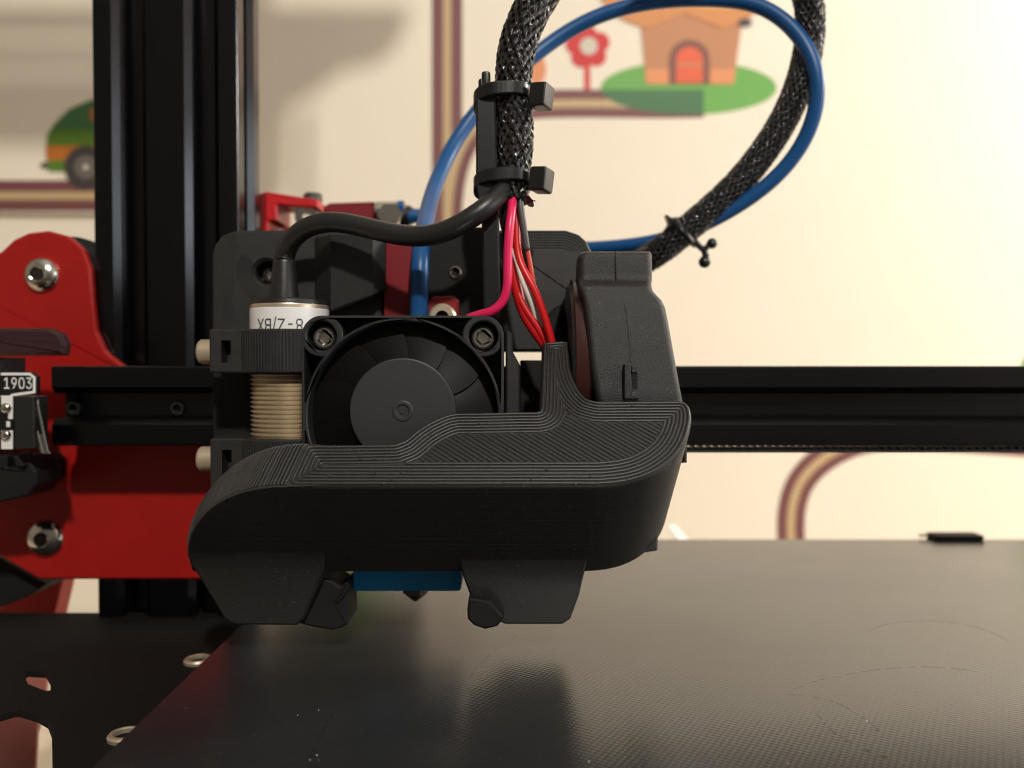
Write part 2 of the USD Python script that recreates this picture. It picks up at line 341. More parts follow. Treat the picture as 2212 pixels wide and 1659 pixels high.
tag(st, 'thin grey brown strip along the wall under the left road sticker', 'wall trim')

# ================================================================ printer frame
YZ = 230.0
xl = at(198, 60, YZ)[0]
fr = thing('printer_frame', 'black slotted aluminium upright and base of the 3D printer', 'printer frame', (xl + 20, YZ + 10, ZT))
prof = vslot(40, 20, [(-10, 10, 0), (10, 10, 0), (-10, -10, 180), (10, -10, 180), (20, 0, -90), (-20, 0, 90)])
zb, zt = at(300, 1347, YZ)[2], 560
up = prism(affinity.translate(prof, xl + 20, YZ + 10), zb, zt, 0.0, frame='xy')
tag(put(fr, 'upright_post', up, ANOD, smooth=20))
LA = np.array((230.0, -850.0, 800.0))
def top_part(pts):
    q = [LA + (at(x, y, YW) - LA) * ((YZ + 12 - LA[1]) / (YW - LA[1])) for x, y in pts]
    return Polygon([(p[0], p[2]) for p in q])
tp_ = [[(-260, 22), (880, 20), (876, 62), (-260, 62)], [(-260, 100), (860, 100), (800, 134), (-260, 134)], [(-260, 168), (720, 168), (625, 225), (560, 300), (-260, 300)], [(600, 20), (862, 20), (858, 92), (790, 118), (622, 216), (600, 230)], [(655, 240), (668, 240), (668, 480), (655, 480)], [(600, 200), (618, 200), (614, 420), (600, 420)]]
put(fr, 'top_bracket', prism(soft(unary_union([top_part(p) for p in tp_]), 0.5), YZ + 2, YZ + 16, 0.5), MATTE)
ZP = -70.0
def zp(pts, z=ZP): return Polygon([tuple(on_z(x, y, z)[:2]) for x, y in pts])
plate = zp([(-300, 1323), (520, 1323), (700, 1400), (900, 1800), (-300, 1900)])
slot = soft(zp([(58, 1446), (66, 1448), (100, 1450), (109, 1466), (109, 1494), (62, 1476), (54, 1462)]), 0.4)
opening = soft(zp([(-200, 1600), (-40, 1555), (37, 1531), (83, 1545), (104, 1557), (112, 1578), (114, 1720), (114, 1850), (-200, 1850)]), 1.2)
bp = put(fr, 'base_plate', prism(plate.difference(slot).difference(opening), ZP, ZP - 1.6, 0.3, frame='xy'), MATTE2, smooth=20)
for (sx, sy) in ((428, 1430), (272, 1594)):
    c = on_z(sx, sy, ZP)
    s = cat(lathe([(2.1, 0.1), (2.1, 0.9), (2.4, 1.1), (3.0, 1.0), (3.3, 0.6), (3.3, 0)], c, 'z', 32))
    put(bp, 'washer_screw', s, BRASS)
# dark wedge and red braces seen below the end plate
put(fr, 'corner_block', pprism([(-60, 1190), (0, 1206), (100, 1262), (60, 1290), (0, 1312), (-60, 1320)], 236, 260, 0.4), MATTE)
put(fr, 'base_brace', pprism([(-80, 1335), (0, 1312), (95, 1268), (100, 1250), (136, 1250), (114, 1345), (40, 1380), (-80, 1380)], 262, 270, 0.4), RED)
cc = on_z(60, 1600, -108)
put(fr, 'base_brace', prism(zp([(-300, 1400), (66, 1425), (104, 1450), (100, 1510), (84, 1560), (80, 1640), (74, 1900), (-300, 1900)], -100), -100, -103, 0.4, frame='xy'), RED)

# ================================================================ gantry (moves up and down)
YX = 207.0
zx1, zx0 = at(1800, 790.5, YX)[2], at(1800, 790.5, YX)[2] - 20
xr0 = at(111, 800, YX)[0]
ga = thing('gantry', 'black slotted cross rail with red end plate and limit switch', 'gantry', (xr0 + 20, YX + 10, zx0))
prx = vslot(20, 20, [(0, 10, 0), (0, -10, 180), (10, 0, -90), (-10, 0, 90)])
rail = prism(affinity.translate(prx, YX + 10, (zx0 + zx1) / 2), xr0, 330, 0.0, frame='yz')
rl = put(ga, 'rail', rail, ANOD, smooth=20)
for px in (162, 386):
    c = at(px, 882, YX + 6.0)
    put(rl, 'bolt_ring', lathe([(1.15, 0), (1.15, 1.2), (1.6, 1.2), (1.8, 0.8), (1.8, 0)], c, 'y', 24), NOZ)
bz = at(1600, 971, YX + 4)[2]
nb = 160
bx = np.linspace(-40, 330, nb * 2)
belt = cat(box(-60, 330, YX + 2, YX + 8, bz - 0.6, bz + 0.15), *[box(x, x + 1.0, YX + 2, YX + 8, bz + 0.15, bz + 0.75) for x in np.arange(-40, 330, 2.0)])
put(ga, 'drive_belt', belt, RUBBER, smooth=False)
YP = 227.2
pl = soft(ppoly([(-160, 560), (-60, 560), (0, 545), (28, 518), (60, 503), (104, 498), (148, 510), (180, 538), (195, 580), (200, 650), (207, 715), (228, 760), (275, 797), (330, 830), (450, 850), (478, 900), (478, 1252), (84, 1252), (54, 1235), (0, 1203), (-160, 1110)], YP), 3.0)
ep = put(ga, 'end_plate', prism(pl, YP, YP + 2.7, 0.6, both=True), RED, smooth=20)
for (px, py, R) in ((91, 594, 4.7), (99, 1163, 5.0)):
    q = at(px, py, YP); bs_ = put(ep, 'button_screw', button_screw(q, R, 2.7, 1.75), STEEL)
    fb = put(ep, 'hex_socket', prism(hexsocket(q, 1.72, 0), q[1] - 2.45, q[1] - 0.9), NOZ)
wc = at(158, 600, YP + 7)
put(ga, 'wheel', lathe([(3, 4), (9, 4), (11.5, 2), (11.5, -2), (9, -4), (3, -4)], (wc[0], YP + 8.5, wc[2]), 'y', 40), MATTE)
# limit switch on its little board
YE = 204.0
brd = soft(ppoly([(-160, 803), (66, 803), (79, 813), (79, 851), (28, 858), (28, 972), (-160, 972)], YE), 0.15)
eb = put(ga, 'limit_switch_board', prism(brd, YE, YE + 1.6, 0.1), PCB, smooth=20)
bord = brd.buffer(-0.25).intersection(ppoly([(-160, 800), (82, 800), (82, 860), (-160, 860)], YE))
put(eb, 'white_border', prism(bord.difference(bord.buffer(-0.62)).intersection(ppoly([(2, 795), (90, 795), (90, 858), (2, 858)], YE)), YE - 0.04, YE), WHITE, smooth=False)
def text_on(txt, px, py, h, Y, bold=False, flip=False):
    m = meshkit.text_mesh(txt, h, 0.05, bold)
    m.apply_transform(trimesh.transformations.rotation_matrix(math.pi / 2, (1, 0, 0)))
    p = at(px, py, Y); m.apply_translation(p - np.array([m.bounds[0][0], m.bounds[1][1], m.bounds[0][2]]))
    return m
t9 = text_on('1903', 9, 840, 2.75, YE); w9 = at(69, 840, YE)[0] - at(9, 840, YE)[0]; s9 = w9 / (t9.bounds[1][0] - t9.bounds[0][0])
b0 = t9.bounds[0][0]; t9.vertices[:, 0] = b0 + (t9.vertices[:, 0] - b0) * s9
put(eb, 'printed_number', t9, WHITE, smooth=False)
put(eb, 'solder_pad', prism(ppoly([(3, 857), (28, 857), (28, 905), (18, 905), (18, 890), (3, 890)], YE), YE - 0.05, YE), WHITE, smooth=False)
put(eb, 'solder_pad', prism(ppoly([(3, 930), (28, 930), (28, 970), (3, 970)], YE), YE - 0.05, YE), WHITE, smooth=False)
put(eb, 'solder_pad', prism(ppoly([(14, 910), (22, 910), (22, 922), (14, 922)], YE), YE - 0.05, YE), WHITE, smooth=False)
for py in (882, 940):
    c = at(14, py, YE); m = trimesh.creation.icosphere(3, 1.35); m.vertices *= (1, 0.7, 1); m.apply_translation((c[0], YE - 0.2, c[2])); put(eb, 'solder_joint', m, STEEL, smooth=True)
sw = put(ga, 'limit_switch', pbox(29, 856, 74, 970, YE - 6.2, YE, 0.35), RUBBER)
a, b = at(66, 862, 200.5), at(106, 978, 200.5)
lev = np.array([a, a + [1.0, 0, -0.4], [*(a + (b - a) * .5)], b])
def strip(pts, y0, y1, t):
    p = LineString(np.array(pts)[:, [0, 2]]).buffer(t / 2, cap_style=2); return prism(p, y0, y1, 0.05)
def strip2(x0, z0, x1, z1, w0, y0, y1):
    return prism(Polygon([(x0 - w0, z0), (x0 + w0, z0), (x1 + w0, z1), (x1 - w0, z1)]), y0, y1, 0.05)
put(sw, 'lever', cat(strip2(a[0] + .3, a[2], b[0] - 1.0, b[2], 0.28, 199.2, 199.8), strip2(a[0] + 2.0, a[2], b[0] + .3, b[2], 0.28, 199.2, 199.8),
                     strip2(b[0] - 2.2, b[2] + 4.6, b[0] - .3, b[2] - 0.2, 1.1, 199.6, 199.9), strip2(a[0] + 1.2, a[2], a[0] + 1.3, a[2] - 1.0, 1.2, 199.6, 199.9)), LEVER, smooth=20)
put(sw, 'plunger', pbox(74, 905, 84, 920, 200.6, 203, 0.2), REDGLOSS)
put(ga, 'switch_bracket', cat(pprism([(-120, 990), (14, 984), (14, 1012), (46, 1010), (46, 1000), (62, 996), (78, 1020), (78, 1046), (60, 1072), (0, 1085), (-120, 1095)], 203, 214, 0.5, 0.5),
                              prism(Polygon([tuple(at(x, y, 201.5)[[0, 2]]) for x, y in ((26, 985), (34, 984), (52, 1006), (46, 1010), (34, 1004))]), 201.5, 205, 0.2)), MATTE)
put(ga, 'rear_bracket', pprism([(-100, 985), (70, 985), (84, 1000), (84, 1040), (60, 1060), (0, 1070), (-100, 1075)], 214, 226.8, 0.4), MATTE)
put(ga, 'smoked_cover', cat(pprism([(-160, 708), (108, 709), (128, 720), (140, 742), (137, 768), (-160, 770)], 203, 206, 0.9, 0.6)), SMOKE)
put(ga, 'cover_foot', pprism([(-160, 772), (4, 772), (4, 806), (-160, 806)], 205, 215, 0.3), MATTE)

# ================================================================ bed
ZB = -62.5
xb = -1.053 * 62.5
bd = thing('print_bed', 'glossy black glass print bed with fine dot texture', 'print bed', (xb + 155, 145, ZB - 12))
put(bd, 'glass_plate', prism(sbox(xb, -8, xb + 310, 299).buffer(-2).buffer(2, 6), ZB, ZB - 4, 0.4, frame='xy'), BEDM, smooth=20)
put(bd, 'heater_plate', box(xb + 2, xb + 308, -6, 297, ZB - 7, ZB - 4.05), MATTE)
RESID = M('residue', (0.016, 0.016, 0.016), 0.22, extra={'ior': 1.72})
def arc_px(pts, w=0.4):
    l = LineString(spline([on_z(x, y, ZB)[:2] for x, y in pts], 40)); return unary_union([LineString([l.interpolate(t), l.interpolate(t + 0.5)]).buffer(w / 2) for t in np.arange(0, l.length - .5, 1.0) if rng.random() < 0.75])
for pts in ([(1698, 1495), (1780, 1466), (1880, 1448), (1990, 1440), (2120, 1452)], [(1760, 1530), (1800, 1580), (1870, 1620), (1960, 1650)], [(1880, 1362), (1960, 1342), (2060, 1345), (2180, 1385)], [(1010, 1478), (1040, 1430), (1090, 1390), (1130, 1362)],
            [(660, 1640), (690, 1600), (706, 1560), (722, 1540)], [(1700, 1500), (1790, 1512), (1850, 1540), (1900, 1580)]):
    put(bd, 'residue_mark', prism(arc_px(pts), ZB + 0.02, ZB + 0.005, frame='xy'), RESID, smooth=False)
cr = []
for k in range(8):
    q = on_z(rng.uniform(330, 2200) if k > 4 else rng.normal(690, 16), rng.uniform(1530, 1656), ZB); m = trimesh.creation.icosphere(1, rng.uniform(0.05, 0.13)); m.vertices *= (1, 1, .5); m.apply_translation(q + [0, 0, .05]); cr.append(m)
tag(put(bd, 'plastic_crumbs', cat(*cr), WHITE), kind='stuff')
cx0, cx1 = at(2012, 1160, 299)[0], at(2117, 1160, 299)[0]
clip = thing('bulldog_clip', 'small black clip on the back edge of the bed at right', 'clip', ((cx0 + cx1) / 2, 298, ZB - 5))
put(clip, 'clip_body', box(cx0, cx1, 296, 303, ZB + 0.05, ZB + 1.9, 0.5), MATTE)
put(clip, 'clip_spine', box(cx0, cx1, 300, 303, ZB - 7, ZB + 1.2, 0.5), MATTE)
put(clip, 'wire_handle', tube(np.array([[cx0 - 3.5, 301, ZB + 0.9], [cx0 - 1, 301, ZB + 1.1], [cx0 + 2, 301, ZB + 0.9]]), 0.5, 8), STEELD)
pq = np.array([at(1444, 1136, 314), at(1458, 1132, 332), at(1488, 1165, 332), at(1466, 1170, 314)])
ws = trimesh.Trimesh(np.vstack([pq, pq - [0.2, 0, 0.5]])).convex_hull
tag(put(None, 'paper_scrap', ws, WHITE, smooth=False), 'bright white paper sliver just behind the bed right of the print head', 'paper')

# ================================================================ print head
ph = thing('print_carriage', 'black printed print head with fans, probe and blue heater sock', 'print head', (-10, 180, -54))
# --- the printed duct cover: a flat face leaning back, walls square to it
O = np.array([0, 150.0, at(1106, 1050, 150)[2]]); TH = math.radians(41)
EU, EV, EN = np.array([1.0, 0, 0]), np.array([0, math.sin(TH), math.cos(TH)]), np.array([0, -math.cos(TH), math.sin(TH)])
def face_uv(px, py):
    d = ray(px, py); t = (O @ EN) / (d @ EN); q = d * t - O; return q @ EU, q @ EV
def face_pt(uv, L=0.0):
    uv = np.asarray(uv, float); return O + uv[..., :1] * EU + uv[..., 1:2] * EV - np.asarray(L)[..., None] * EN
outline = [(660, 959), (737, 959), (854, 957), (872, 950), (897, 929), (920, 914), (944, 902), (964, 894), (984, 890), (1164, 887), (1166, 860), (1171, 738), (1229, 735), (1234, 795),
           (1239, 815), (1247, 832), (1257, 848), (1270, 860), (1290, 865)] + [tuple(p) for p in spline([(1462, 864), (1480, 867), (1491, 879), (1495, 902), (1491, 930), (1479, 962), (1459, 990), (1430, 1014), (1396, 1032), (1355, 1044), (1300, 1050)], 48)] + [(1290, 1050.6), (900, 1051), (617, 1051)]
face = Polygon([face_uv(x, y) for x, y in outline]).buffer(0)
face = face.buffer(-0.35).buffer(0.7).buffer(-0.35)
r0 = rings_of(face)[0][0]
ls = LineString(np.vstack([r0, r0[:1]])); r0 = np.array([ls.interpolate(t).coords[0] for t in np.linspace(0, ls.length, 420, endpoint=False)])
fs_s, fs_v = [0, 1.11, 2.32, 3.27, 4.2, 4.84, 5.74, 6.2], [0, 7, 14, 19.3, 24.2, 27.2, 30.2, 31.0]
u_left = face_uv(640, 959)[0]
wgt = np.clip((u_left + 8.5 - r0[:, 0]) / 7.5, 0, 1); wgt = wgt * wgt * (3 - 2 * wgt)
LT, HL = 33.0, 0.2
V, F = [], []
nr = len(r0)
vmin = r0[:, 1].min()
tv_ = np.clip((r0[:, 1] - vmin) / 9.0, 0, 1)
def layer(i):
    L = i * HL
    f = np.interp(math.sqrt(L), fs_s, fs_v)
    q = r0.copy(); q[:, 0] -= f * wgt * (1 - 0.12 * (1 - tv_) ** 2 * min(1, L / 33))
    return q
nrm = miter(r0, -1.0) - r0
for i in range(int(LT / HL)):
    q = layer(i)
    ins = {0: 0.42, 1: 0.24, 2: 0.12, 3: 0.05}.get(i, 0.0)
    jit = rng.normal(0, 0.0025)
    ins2 = {0: 0.24, 1: 0.12, 2: 0.05}.get(i, 0.0)
    for L, b_ in ((i * HL, ins), ((i + 1) * HL, ins2 + 0.0)):
        V.append(face_pt(q - nrm * (b_ * (1 - wgt))[:, None] + nrm * jit, np.full(nr, L)))
V = np.vstack(V); nl = len(V) // nr
i = np.arange(nr); j = (i + 1) % nr
for l in range(nl - 1): F += [np.c_[l * nr + i, l * nr + j, (l + 1) * nr + j], np.c_[l * nr + i, (l + 1) * nr + j, (l + 1) * nr + i]]
t = np.asarray(earcut.triangulate_float64(r0.astype(np.float64), np.array([nr], np.uint32))).reshape(-1, 3).astype(int)
F += [t, t[:, ::-1] + (nl - 1) * nr]
body = trimesh.Trimesh(V, np.vstack(F), process=False)
if body.volume < 0: body.invert()
# laid lines of the top layer: five outlines, then diagonal filling
def bead(P, closed, w=0.64, h=0.20, L=0.0):
    P = np.asarray(P, float)
    if closed: T = np.roll(P, -1, 0) - np.roll(P, 1, 0)
    else: T = np.gradient(P, axis=0)
    T /= np.maximum(np.linalg.norm(T, axis=1, keepdims=True), 1e-9); Nn = np.c_[-T[:, 1], T[:, 0]]
    prof = [(-.5, -.02), (-.46, .45), (-.3, .85), (0, 1), (.3, .85), (.46, .45), (.5, -.02)]
    V = np.stack([face_pt(P + Nn * (a * w), np.full(len(P), L - b * h)) for a, b in prof], 1); n, m = V.shape[:2]; V = V.reshape(-1, 3)
    ii = np.arange(n if closed else n - 1); F = []
    for k in range(m - 1):
        a, b_ = ii * m + k, ((ii + 1) % n) * m + k
        F += [np.c_[a, b_, b_ + 1], np.c_[a, b_ + 1, a + 1]]
    return trimesh.Trimesh(V, np.vstack(F), process=False)
beads = []
for k in range(7):
    g = face.buffer(-0.72 - 0.72 * k, join_style=1, quad_segs=6)
    for rs in rings_of(g):
        r = rs[0]; l = LineString(np.vstack([r, r[:1]])); n = max(12, int(l.length / 0.8))
        P = np.array([l.interpolate(t).coords[0] for t in np.linspace(0, l.length, n, endpoint=False)])
        beads.append(bead(P + rng.normal(0, 0.016, P.shape), True, 0.62, 0.26 + rng.uniform(-.02, .02)))
inner = face.buffer(-5.55)
dirv = np.array([math.cos(-0.64), math.sin(-0.64)]); nv = np.array([-dirv[1], dirv[0]])
for k, s in enumerate(np.arange(-80, 80, 0.82)):
    g = LineString([nv * s - dirv * 150, nv * s + dirv * 150]).intersection(inner)
    for seg in getattr(g, 'geoms', [g]):
        if seg.is_empty or seg.length < 0.8: continue
        c = np.array(seg.coords); n = max(3, int(seg.length / 1.2)); tt = np.linspace(0, 1, n)[:, None]
        c[0 if k % 2 else 1] += dirv * (-0.55 if k % 2 else 0.55)
        beads.append(bead(c[0] * (1 - tt) + c[1] * tt + rng.normal(0, 0.018, (n, 2)), False, 0.60, 0.25 + rng.uniform(-.03, .03)))
# the laid lines of the rounded left end, one on each layer's edge
order = np.argsort(-r0[:, 1] * (wgt > 0.5)); li = np.where((wgt > 0.9) & (r0[:, 1] > vmin + 0.25))[0]
cut = np.where(np.diff(li) > 1)[0]
li = np.r_[li[cut[0] + 1:], li[:cut[0] + 1]] if len(cut) else li
for i in range(1, 75):
    T_ = np.interp(math.sqrt(i * HL), fs_s, fs_v) - np.interp(math.sqrt((i - 1) * HL), fs_s, fs_v)
    n_ = max(1, int(round(T_ / 0.74))); w = max(0.16, T_ / n_ * 0.88)
    for j_ in range(n_):
        P = layer(i)[li] + np.c_[np.full(len(li), (j_ + .5) * T_ / n_), np.zeros(len(li))] + rng.normal(0, 0.012 + 0.05 * (8 < i < 22) * rng.random(), (len(li), 2)) * [1, .3]
        beads.append(bead(P, False, w, min(0.28, w * .6) * rng.uniform(.8, 1.25), i * HL))
# the arc-bend of the lower outline, then the two air nozzles reaching down beside the hot end
lf = pprism([(480, 1130), (432, 1165), (416, 1192), (419, 1216), (438, 1264), (476, 1342), (498, 1357), (634, 1358), (648, 1347), (668, 1302), (688, 1258), (700, 1228), (712, 1180), (700, 1120)], 172.5, 187, 0.45, 0.9, True)
rf = pprism([(985, 1170), (998, 1240), (1012, 1284), (1036, 1320), (1070, 1348), (1092, 1358), (1216, 1358), (1234, 1346), (1252, 1292), (1262, 1240), (1272, 1180)], 173, 188, 0.45, 0.9, True)
for k in range(60):
    while True:
        p = np.array([rng.uniform(-42, 36), rng.uniform(0, 40)])
        if face.contains(Point(*p)): break
    m = trimesh.creation.icosphere(1, rng.uniform(0.12, 0.26)); m.apply_translation(face_pt(p[None], np.array([-0.18]))[0]); beads.append(m)
put(ph, 'duct_cover', cat(body, *beads), PRINT, smooth=50)
def bend(m_, Lc):
    """Lets the nozzle's front grow smoothly out of the duct's lower wall and turn down."""
    v_, f_ = trimesh.remesh.subdivide_to_size(m_.vertices, m_.faces, 1.6, 20)
    v_ = np.array(v_); h = (O[2] - 0.656 * Lc) - v_[:, 2]; dc = 150 + 0.755 * Lc
    d_ = np.where(h < 0, dc + 1.15 * h + 0.25 * np.clip(-h, 0, 1), dc + 0.12 * h + 1.03 * 5 * (1 - np.exp(-np.maximum(h, 0) / 5)))
    v_[:, 1] += d_ - 172.5
    return trimesh.Trimesh(v_, f_, process=False)
lf, rf = bend(lf, 23.0), bend(rf, 24.0)
put(ph, 'air_nozzle', lf, PRINT, smooth=50)
put(ph, 'air_nozzle', rf, PRINT, smooth=50)
c0 = at(690, 1300, 178)
put(ph, 'nozzle_lip', cat(pprism([(690, 1244), (712, 1252), (735, 1268), (748, 1258), (753, 1266), (750, 1290), (751, 1350), (735, 1358), (716, 1362), (680, 1356), (646, 1348), (640, 1260)], 178, 189, 0.5, 0.3),
                          tube(np.array([at(752, 1264, 177.6), at(738, 1288, 177.4), at(728, 1300, 177.8)]), 0.45, 8)), MATTE)
put(ph, 'nozzle_lip', pprism([(1012, 1293), (1009, 1318), (1010, 1338), (1024, 1352), (1048, 1360), (1074, 1354), (1090, 1335), (1060, 1300)], 171, 182, 0.5, 0.4), MATTE)
put(ph, 'blower_foot', cat(pprism([(1380, 1150), (1422, 1146), (1421, 1190), (1395, 1194), (1380, 1190)], 178, 190, 0.4, 0.3), pprism([(1368, 1150), (1390, 1150), (1388, 1196), (1372, 1198)], 180, 186, 0.3, 0.2)), BLOW)
# --- heater block sock and nozzle
put(ph, 'heater_sock', prism(soft(ppoly([(763, 1195), (996, 1195), (996, 1277), (763, 1277)], 183), 0.8), 183, 202, 0.12, True), SOCK)
cN = at(897, 1277, 192)
put(ph, 'hot_nozzle', lathe([(0.0, at(897, 1303, 190)[2] - cN[2]), (0.55, at(897, 1303, 190)[2] - cN[2]), (2.9, -0.4), (2.9, 1.0)], cN, 'z', 6), NOZ, smooth=20)

# --- the 40 mm axial fan
YF = 164.0
fc = at(870, 900, YF)
sq = sbox(-20, -20, 20, 20).buffer(-4).buffer(4, 12)
bosses = [(-16, 16), (16, 16), (16, -16), (-16, -16)]
circ = Point(0, 0).buffer(18.9, 64)
pock = sq.buffer(-0.5).difference(Point(0, 0).buffer(19.6, 64)).difference(unary_union([Point(*b).buffer(4.15, 24) for b in bosses]))
pock = unary_union([p for p in (pock.geoms if hasattr(pock, 'geoms') else [pock]) if p.area > 0.4]).buffer(-0.05)
frame = sq.difference(circ).difference(pock).difference(unary_union([Point(*b).buffer(2.95, 24) for b in bosses]))
frame = affinity.translate(frame, fc[0], fc[2])
backp = affinity.translate(sq.difference(Point(0, 0).buffer(11.5, 32)), fc[0], fc[2])
cf = put(ph, 'cooling_fan', cat(prism(frame, YF, YF + 9, 0.25), prism(affinity.translate(sq, fc[0], fc[2]), YF + 9.02, YF + 10.4)), FANP, smooth=25)
for (bx_, bz_) in bosses[:2]:
    c = (fc[0] + bx_ + (-.1 if bx_ > 0 else 0.25), YF + 2.2, fc[2] + bz_ - 0.35); put(cf, 'fan_screw', cap_screw((c[0], YF + 1.0, c[2]), 2.3, 3.0, 1.15), STEEL)
hub = lathe([(0, 0.1), (0.5, 0.1), (0.55, -0.12), (1.1, -0.12), (1.4, 0.15), (1.9, 0.15), (2.15, 0.0), (10.2, 0.0), (10.55, -0.12), (10.7, -0.5), (10.7, -6.5)], (fc[0] - 0.2, YF + 1.4, fc[2] + 1.0), 'y', 72)
put(cf, 'fan_hub', hub, FANHUB)
for k in range(11):
    a0 = k * 2 * math.pi / 11 + 0.35; V = []
    na, nrad = 14, 8
    for ia in range(na):
        for ir in range(nrad):
            rr = 10.6 + (18.6 - 10.6) * ir / (nrad - 1); s = ia / (na - 1); aa = a0 + s * 0.86 + 0.18 * (ir / (nrad - 1)) ** 2
            V.append((fc[0] - .2 + rr * math.cos(aa), YF + 2.3 + 1.3 * s + 1.6 * (ir / (nrad - 1)) - 0.2 * math.sin(math.pi * s), fc[2] + 0.7 + rr * math.sin(aa) * 0.99))
    V = np.array(V); V2 = V + (0, 0.5, 0); F = []
    for ia in range(na - 1):
        for ir in range(nrad - 1):
            p = ia * nrad + ir; F += [(p, p + 1, p + nrad + 1), (p, p + nrad + 1, p + nrad)]
    F = np.array(F); m = trimesh.Trimesh(np.vstack([V, V2]), np.vstack([F, F[:, ::-1] + len(V)]), process=False)
    put(cf, 'fan_blade', m, BLADE, smooth=True)

# --- the blower standing on the cover
rows = [(543, 1258, 1407, 171.3, 178), (547, 1253, 1410, 170.4, 178.6), (556, 1251, 1411, 170.0, 179), (590, 1250, 1411, 170.0, 179), (600, 1250, 1411, 169.9, 180), (606, 1250, 1411, 169.5, 181), (611, 1251, 1410, 168.8, 183), (616, 1252, 1410, 168.0, 186), (621, 1252, 1411, 167.55, 190), (628, 1253, 1413, 167.35, 193),
        (636, 1255, 1420, 167.2, 197), (648, 1259, 1432, 166.9, 200), (665, 1262, 1440, 166.6, 202), (700, 1266, 1447, 166.0, 204), (740, 1270, 1454, 165.5, 205), (790, 1276, 1463, 164.9, 205), (840, 1284, 1472, 164.4, 205), (885, 1291, 1481, 164.0, 205), (940, 1296, 1487, 166.0, 205), (1000, 1296, 1487, 172, 205)]
V, F = [], []
ncor = 5
for py, xa, xb_, d, d2 in rows:
    A, B = at(xa, py, d), at(xb_, py, d); r = 1.5; sec = []
    w0, w1 = A[0], B[0]
    for (cx_, cy_, a0) in ((w0 + r, d + r, math.pi), (w1 - r, d + r, 1.5 * math.pi), (w1 - r, d2 - r, 0), (w0 + r, d2 - r, .5 * math.pi)):
        for q in range(ncor): a = a0 + q / (ncor - 1) * math.pi / 2; sec.append((cx_ + r * math.cos(a), cy_ + r * math.sin(a), A[2]))
    V.append(sec)
ns = 4 * ncor; V = np.array(V).reshape(-1, 3); i = np.arange(ns); j = (i + 1) % ns
for l in range(len(rows) - 1): F += [np.c_[l * ns + i, l * ns + j, (l + 1) * ns + j], np.c_[l * ns + i, (l + 1) * ns + j, (l + 1) * ns + i]]
tt = np.array([(0, k, k + 1) for k in range(1, ns - 1)])
F += [tt[:, ::-1], tt + (len(rows) - 1) * ns]
bl = trimesh.Trimesh(V, np.vstack(F), process=False)
if bl.volume < 0: bl.invert()
seam = tube(np.array([at(x, y, d) for x, y, d in ((1418 - 1, 0, 0),)]) if False else np.array([at(x, y, d) for x, y, d in ((1343, 640, 167.2), (1352, 670, 166.52), (1358, 720, 165.75), (1363, 790, 164.9), (1368, 850, 164.3))]), 0.11, 6)
bw = put(ph, 'blower', cat(bl, seam), BLOW, smooth=35)
gr = np.array([at(x, y, d) for x, y, d in ((1330, 545, 170.5), (1329, 556, 169.95), (1330, 590, 169.95), (1331, 612, 169.15), (1334, 628, 167.75))])
put(bw, 'joint_groove', tube(gr, 0.16, 6), MATTE)
put(bw, 'snap_clip', cat(pbox(1349, 786, 1363, 862, 162.9, 165.4, 0.2), pbox(1362, 846, 1381, 862, 163.2, 165.2, 0.2), pbox(1364, 790, 1378, 805, 164.0, 165.2, 0.15)), BLOW)
put(bw, 'clip_hole', pbox(1366, 806, 1377, 840, 164.35, 165.2, 0), PCB)
wz = at(1240, 790, 186)[2]
put(bw, 'intake_ring', cat(lathe([(12.5, -2), (12.5, -3.4), (17.6, -2.9), (18.2, -2.2), (18.4, 0.5)], (15.2, 185.5, wz), 'x', 56)), RUBBER)
put(bw, 'blower_wheel', lathe([(2, -1.6), (12.4, -1.6), (12.5, 0)], (15.2, 185.5, wz), 'x', 48), REDDISH)
put(bw, 'side_flange', lathe([(16.5, -1.8), (17.6, -2.6), (17.9, -1.4), (18.3, 1.5)], (15.6, 184.5, wz + 1.5), 'x', 56), REDDISH)

# --- probe and its clamp
YS = 186.0
sc = at(626, 700, YS); RS = 8.55; xs = sc[0]
zc = lambda py, d=YS - 8.5: at(626, py, d)[2]
sn = put(ph, 'proximity_probe', lathe([(0, zc(654)), (RS - .1, zc(654)), (RS, zc(657)), (RS, zc(800)), (RS, zc(806))], (xs, YS, 0), 'z', 64), BRASS)
thr = []
zz = np.arange(zc(806), zc(1060), -1.0)
for z in zz: thr += [(RS - 0.75, z), (RS, z - 0.35), (RS, z - 0.5), (RS - 0.75, z - 0.95)]
put(sn, 'threaded_barrel', lathe(thr, (xs, YS, 0), 'z', 64), BRASS, smooth=20)
put(sn, 'end_cap', lathe([(0, zc(641)), (RS - 1.0, zc(641)), (RS - .35, zc(644)), (RS - .2, zc(655)), (0, zc(655))], (xs, YS, 0), 'z', 64), RUBBER)
xsr = at(614, 600, YS)[0]
put(sn, 'strain_relief', lathe([(0, zc(563, YS)), (2.3, zc(563, YS)), (2.5, zc(568, YS)), (3.0, zc(620, YS)), (3.25, zc(643, YS)), (3.25, zc(650, YS)), (0, zc(650, YS))], (xsr, YS, 0), 'z', 32), RUBBER)
put(sn, 'label_sleeve', lathe([(RS + .02, zc(663)), (RS + .08, zc(664)), (RS + .08, zc(740)), (RS + .02, zc(741))], (xs, YS, 0), 'z', 64), LABELM)
tm = meshkit.text_mesh('LJ18A3-8-Z/BX', 2.75, 0.06)
tm.vertices[:, 0] *= 0.78
tm.vertices[:, :2] *= -1                                   # the label is read upside down
tm.vertices[:, :2] -= [tm.bounds[0][0], tm.bounds[1][1]]
a0 = math.asin(np.clip((at(560, 690, YS - 6)[0] - xs) / (RS + .1), -1, 1))
th = a0 + tm.vertices[:, 0] / (RS + .1); rr = RS + .085 + tm.vertices[:, 2]
